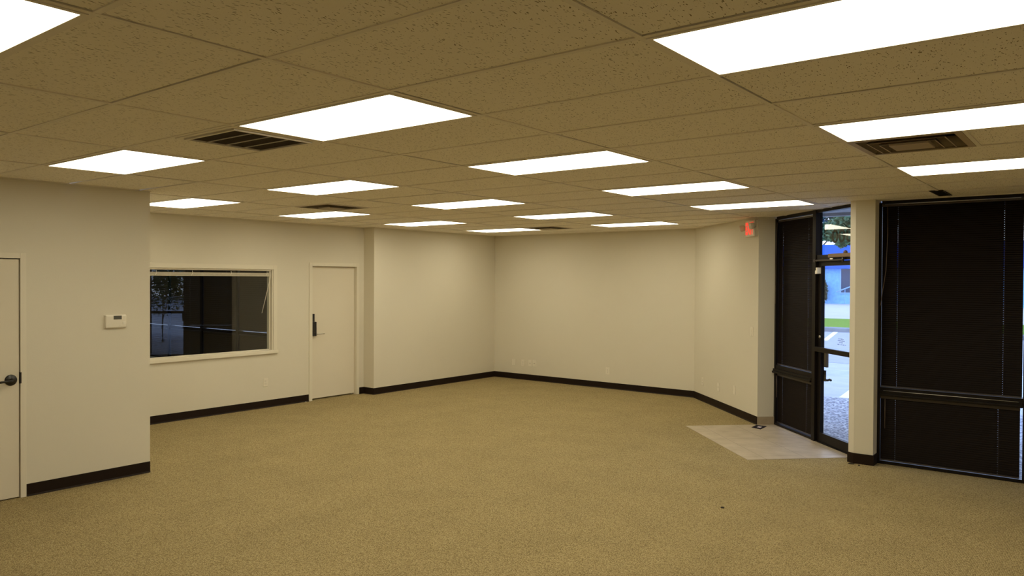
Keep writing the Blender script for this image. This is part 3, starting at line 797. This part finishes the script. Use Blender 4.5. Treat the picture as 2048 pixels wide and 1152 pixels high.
# ------------------------------------------------------------------ dark room beyond the interior window
FX0, FX1, FY = -19.2, XB-TH, 9.0
struct(MB().box(FX0, FX1, 3.4, FY+0.2, -0.04, 0.0).build('floor_far_room', M['carpet']))
struct(MB().box(FX0-0.1, FX0, 3.4, FY+0.2, 0, ZT).build('wall_far_room_end', M['wall']))
struct(MB().box(FX0, FX1, 3.38, 3.49, 0, ZT).build('wall_far_room_side', M['wall']))
struct(MB().box(-12.80, FX1, FY, FY+0.12, 0, ZT).build('wall_far_room_front', M['wall']))
struct(MB().box(FX0, FX1, 3.4, FY+0.1, H, H+0.02).build('ceiling_far_room', M['tile']))
w5 = struct(empty('window_5', (0, FY, 0)))
MUL = [-18.34, -16.97, -15.60, -14.23, -12.86]
b = MB()
for x in MUL: b.box(x-0.032, x+0.032, -0.03, 0.10, 0, H)
for xa, xb in zip(MUL[:-1], MUL[1:]):
    b.box(xa+0.032, xb-0.032, -0.02, 0.10, 0.69, 0.752).box(xa+0.032, xb-0.032, -0.02, 0.10, 0, 0.03).box(xa+0.032, xb-0.032, -0.02, 0.10, H-0.03, H)
b.box(FX0, MUL[0]-0.032, -0.02, 0.1, 0, H)
b.build('frame', M['bronze'], w5)
for xa, xb in zip(MUL[:-1], MUL[1:]):
    for za, zb in ((0.03, 0.69), (0.752, H-0.03)): MB().box(xa+0.032, xb-0.032, 0.055, 0.061, za, zb).build('pane', M['glass'], w5)
for fx in (-12.0, -15.6):  # two unseen panels added to light the blinds of this room
    o = copy_tree(proto); o.location = (fx, 5.6, H-0.09)
    tag(o, 'added unseen lamp panel lighting the blinds beyond the interior window, ' + ('nearer' if fx > -13 else 'farther') + ' one', 'ceiling light', 'added unseen ceiling panels beyond the interior window')
names = ['leftmost bay', 'second bay from the left', 'third bay from the left', 'rightmost bay']
pu = pl = None
for k, (xa, xb) in enumerate(zip(MUL[:-1], MUL[1:])):
    W = 1.37-0.066
    if pu is None:
        pu = make_blind('far_blind', W, 0.766, 2.615, [], M['farslat_lit'], M['rail'], M['cord'], 69, 0.0405, 0.0505, wand=None, ladder=False)
        pl = make_blind('far_blind', W, 0.034, 0.686, [], M['farslat_lit'], M['rail'], M['cord'], 69, 0.0405, 0.0505, wand=None, ladder=False)
        u, l = pu, pl
    else: u, l = copy_tree(pu), copy_tree(pl)
    u.location = (xa+0.033, FY+0.018, 0); l.location = (xa+0.033, FY+0.018, 0)
    tag(u, 'tall dark blind seen through the interior window, ' + names[k], 'blind', 'dark blinds in the room beyond the interior window')
    tag(l, 'short dark blind below the rail seen through the interior window, ' + names[k], 'blind', 'dark blinds in the room beyond the interior window')

# ------------------------------------------------------------------ outside
struct(MB().prism([(-1.9, 8.52), (8, 8.52), (8, 12.88), (-8, 12.88), (-8, 11.45), (-5.1, 11.45), (-3.3, 9.76), (-1.95, 8.52)], -0.10, -0.02).build('walkway', M['aggregate']))
struct(MB().box(-40, 30, 12.88, 18.33, -0.12, -0.025).build('parking_lot', M['concrete']))
struct(MB().box(-40, 30, 18.36, 29.45, -0.12, -0.022).build('parking_lot.001', M['asphalt']))
struct(MB().box(-60, 60, 8.0, 130, -0.3, -0.13).build('ground', M['curb']))
struct(MB().box(-40, 30, 29.45, 29.95, -0.12, 0.13, 0.04).build('kerb', M['curb']))
b = MB().box(-40, 30, 29.95, 37.0, -0.12, 0.12).build('lawn', M['grass']); tag(b, 'strip of mown green grass beyond the parking lot', 'grass', kind='stuff')
struct(MB().box(-60, 50, 37.0, 72, -0.12, -0.02).build('street', M['road']))
def stripe(name, pts, label):
    tag(MB().prism(pts, -0.024, -0.016).build(name, M['paintline']), label, 'road marking')
stripe('parking_stripe', [(-7.22, 25.0), (-7.06, 25.0), (-7.94, 29.4), (-8.10, 29.4)], 'white painted stripe on the asphalt near the kerb, seen through the door')
stripe('parking_stripe', [(-3.46, 12.9), (-3.30, 12.9), (-3.62, 16.2), (-3.80, 16.2)], 'white painted stripe starting at the pebbled walkway edge')
struct(MB().prism([(-2.0, 8.56), (6, 8.56), (6, 10.62), (-4.0, 10.62)], 2.74, 2.80).build('soffit', M['soffit']))
struct(MB().box(-4.2, 6, 10.62, 10.74, 2.70, 3.30).build('soffit_fascia', M['soffit']))

BY = 66.0
t = thing('blue_building', 'pale blue building with bright blue fascia across the street', 'building', (-18, BY, 0))
MB().box(-30, 14, 0, 8, -0.1, 3.05).build('wall', M['stucco'], t)
MB().box(-30, 14, -0.6, 8, 2.86, 4.80, 0.05).build('fascia', M['bluetrim'], t)
f = MB().box(0.36, 8.0, -0.05, 0.03, 0.90, 2.80).build('shop_window', M['farglass'], t)
f = MB()
for x in (0.30, 4.0, 7.9): f.box(x, x+0.09, -0.08, 0.0, 0.90, 3.0)
f.box(0.30, 8.0, -0.08, 0.0, 0.83, 0.91); f.build('window_frame', M['handrail'], t)
t = thing('ramp_handrail', 'pale sloping handrail in front of the blue building', 'handrail', (-18, BY-1.2, 0))
b = MB(); b.tube([(0.34, 0, 0.96), (2.0, 0, 1.64), (5.0, 0, 1.64)], 0.05, 8); b.build('rail', M['handrail'], t)
for x, z in ((1.0, 1.22), (2.0, 1.62), (4.8, 1.62)): b = MB(); b.tube([(x, 0, 0), (x, 0, z)], 0.02, 6); b.build('post', M['handrail'], t)

def leaves(n, blobs, size, seed):
    b = MB(); r = random.Random(seed)
    for _ in range(n):
        cx, cy, cz, rx, ry, rz = r.choice(blobs)
        d = Vector((r.gauss(0, 1), r.gauss(0, 1), r.gauss(0, 1))).normalized() * (r.random()**0.45)
        p = Vector((cx+d.x*rx, cy+d.y*ry, cz+d.z*rz))
        s = size*r.uniform(0.6, 1.4); rot = Matrix.Rotation(r.uniform(0, 6.28), 3, Vector((r.gauss(0, 1), r.gauss(0, 1), r.gauss(0, 1))).normalized())
        q = [Vector((-s, 0, 0)), Vector((0, -s*0.5, 0.12*s)), Vector((s, 0, 0)), Vector((0, s*0.5, 0.12*s))]
        b.quad([p + rot @ c for c in q])
    return b
def tree(label, x, y, trunk_h, blobs, m, n, size, seed, name='tree', z=0.0, tr_r=0.22, group=None):
    t = thing(name, label, 'tree' if name == 'tree' else 'shrub', (x, y, z), 0, group)
    b = MB(); b.tube([(0, 0, -0.1), (0.08, 0.03, trunk_h*0.5), (0, 0, trunk_h)], tr_r, 8, r1=tr_r*0.5)
    r = random.Random(seed)
    for k in range(6):
        c = r.choice(blobs); b.tube([(0, 0, trunk_h*0.75), (c[0]*0.5, c[1]*0.5, (trunk_h+c[2])*0.5), (c[0], c[1], c[2])], tr_r*0.4, 6, r1=tr_r*0.12)
    b.build('trunk', M['bark'], t)
    leaves(n, blobs, size, seed).build('foliage', M[m], t, recalc=False)
    return t
tree('tall dark tree behind the blue building', -24, 76, 4.0, [(-3, 0, 8.6, 4, 3, 2.4), (2, 0, 8.9, 4, 3, 2.9), (5.5, 0, 8.0, 3.6, 3, 2.3), (0, 1, 10.5, 4, 3, 2.2)], 'leafdark', 4300, 0.28, 5)
tree('bright green tree whose low leaves hang before the blue fascia', -9.6, 44, 3.0, [(-1.7, 0, 5.3, 0.8, 0.9, 0.75), (-0.6, 0, 6.2, 2.0, 1.8, 1.5), (1.2, 0, 6.6, 2.4, 2.0, 1.7), (-2.3, 0, 4.75, 0.75, 0.7, 0.5), (-2.9, 0.2, 4.55, 0.5, 0.6, 0.5), (-2.3, 0.3, 4.2, 0.5, 0.5, 0.22), (-2.15, 0, 3.95, 0.22, 0.25, 0.24), (-1.75, 0, 4.15, 0.25, 0.25, 0.28)], 'leafbright', 5600, 0.17, 9, tr_r=0.16)
tree('dark clipped shrub against the blue building wall', -18.85, BY-0.6, 0.4, [(0, 0, 1.0, 0.36, 0.36, 0.92)], 'leafdark', 900, 0.12, 4, name='shrub', tr_r=0.06)
tree('olive shrub on the walkway outside the right-hand window', 2.6, 11.3, 0.8, [(0, 0, 1.35, 0.75, 0.7, 0.65), (0.3, 0.2, 1.9, 0.6, 0.5, 0.5), (-0.4, 0.1, 1.7, 0.5, 0.5, 0.5)], 'leafolive', 2600, 0.05, 8, name='shrub', tr_r=0.03)
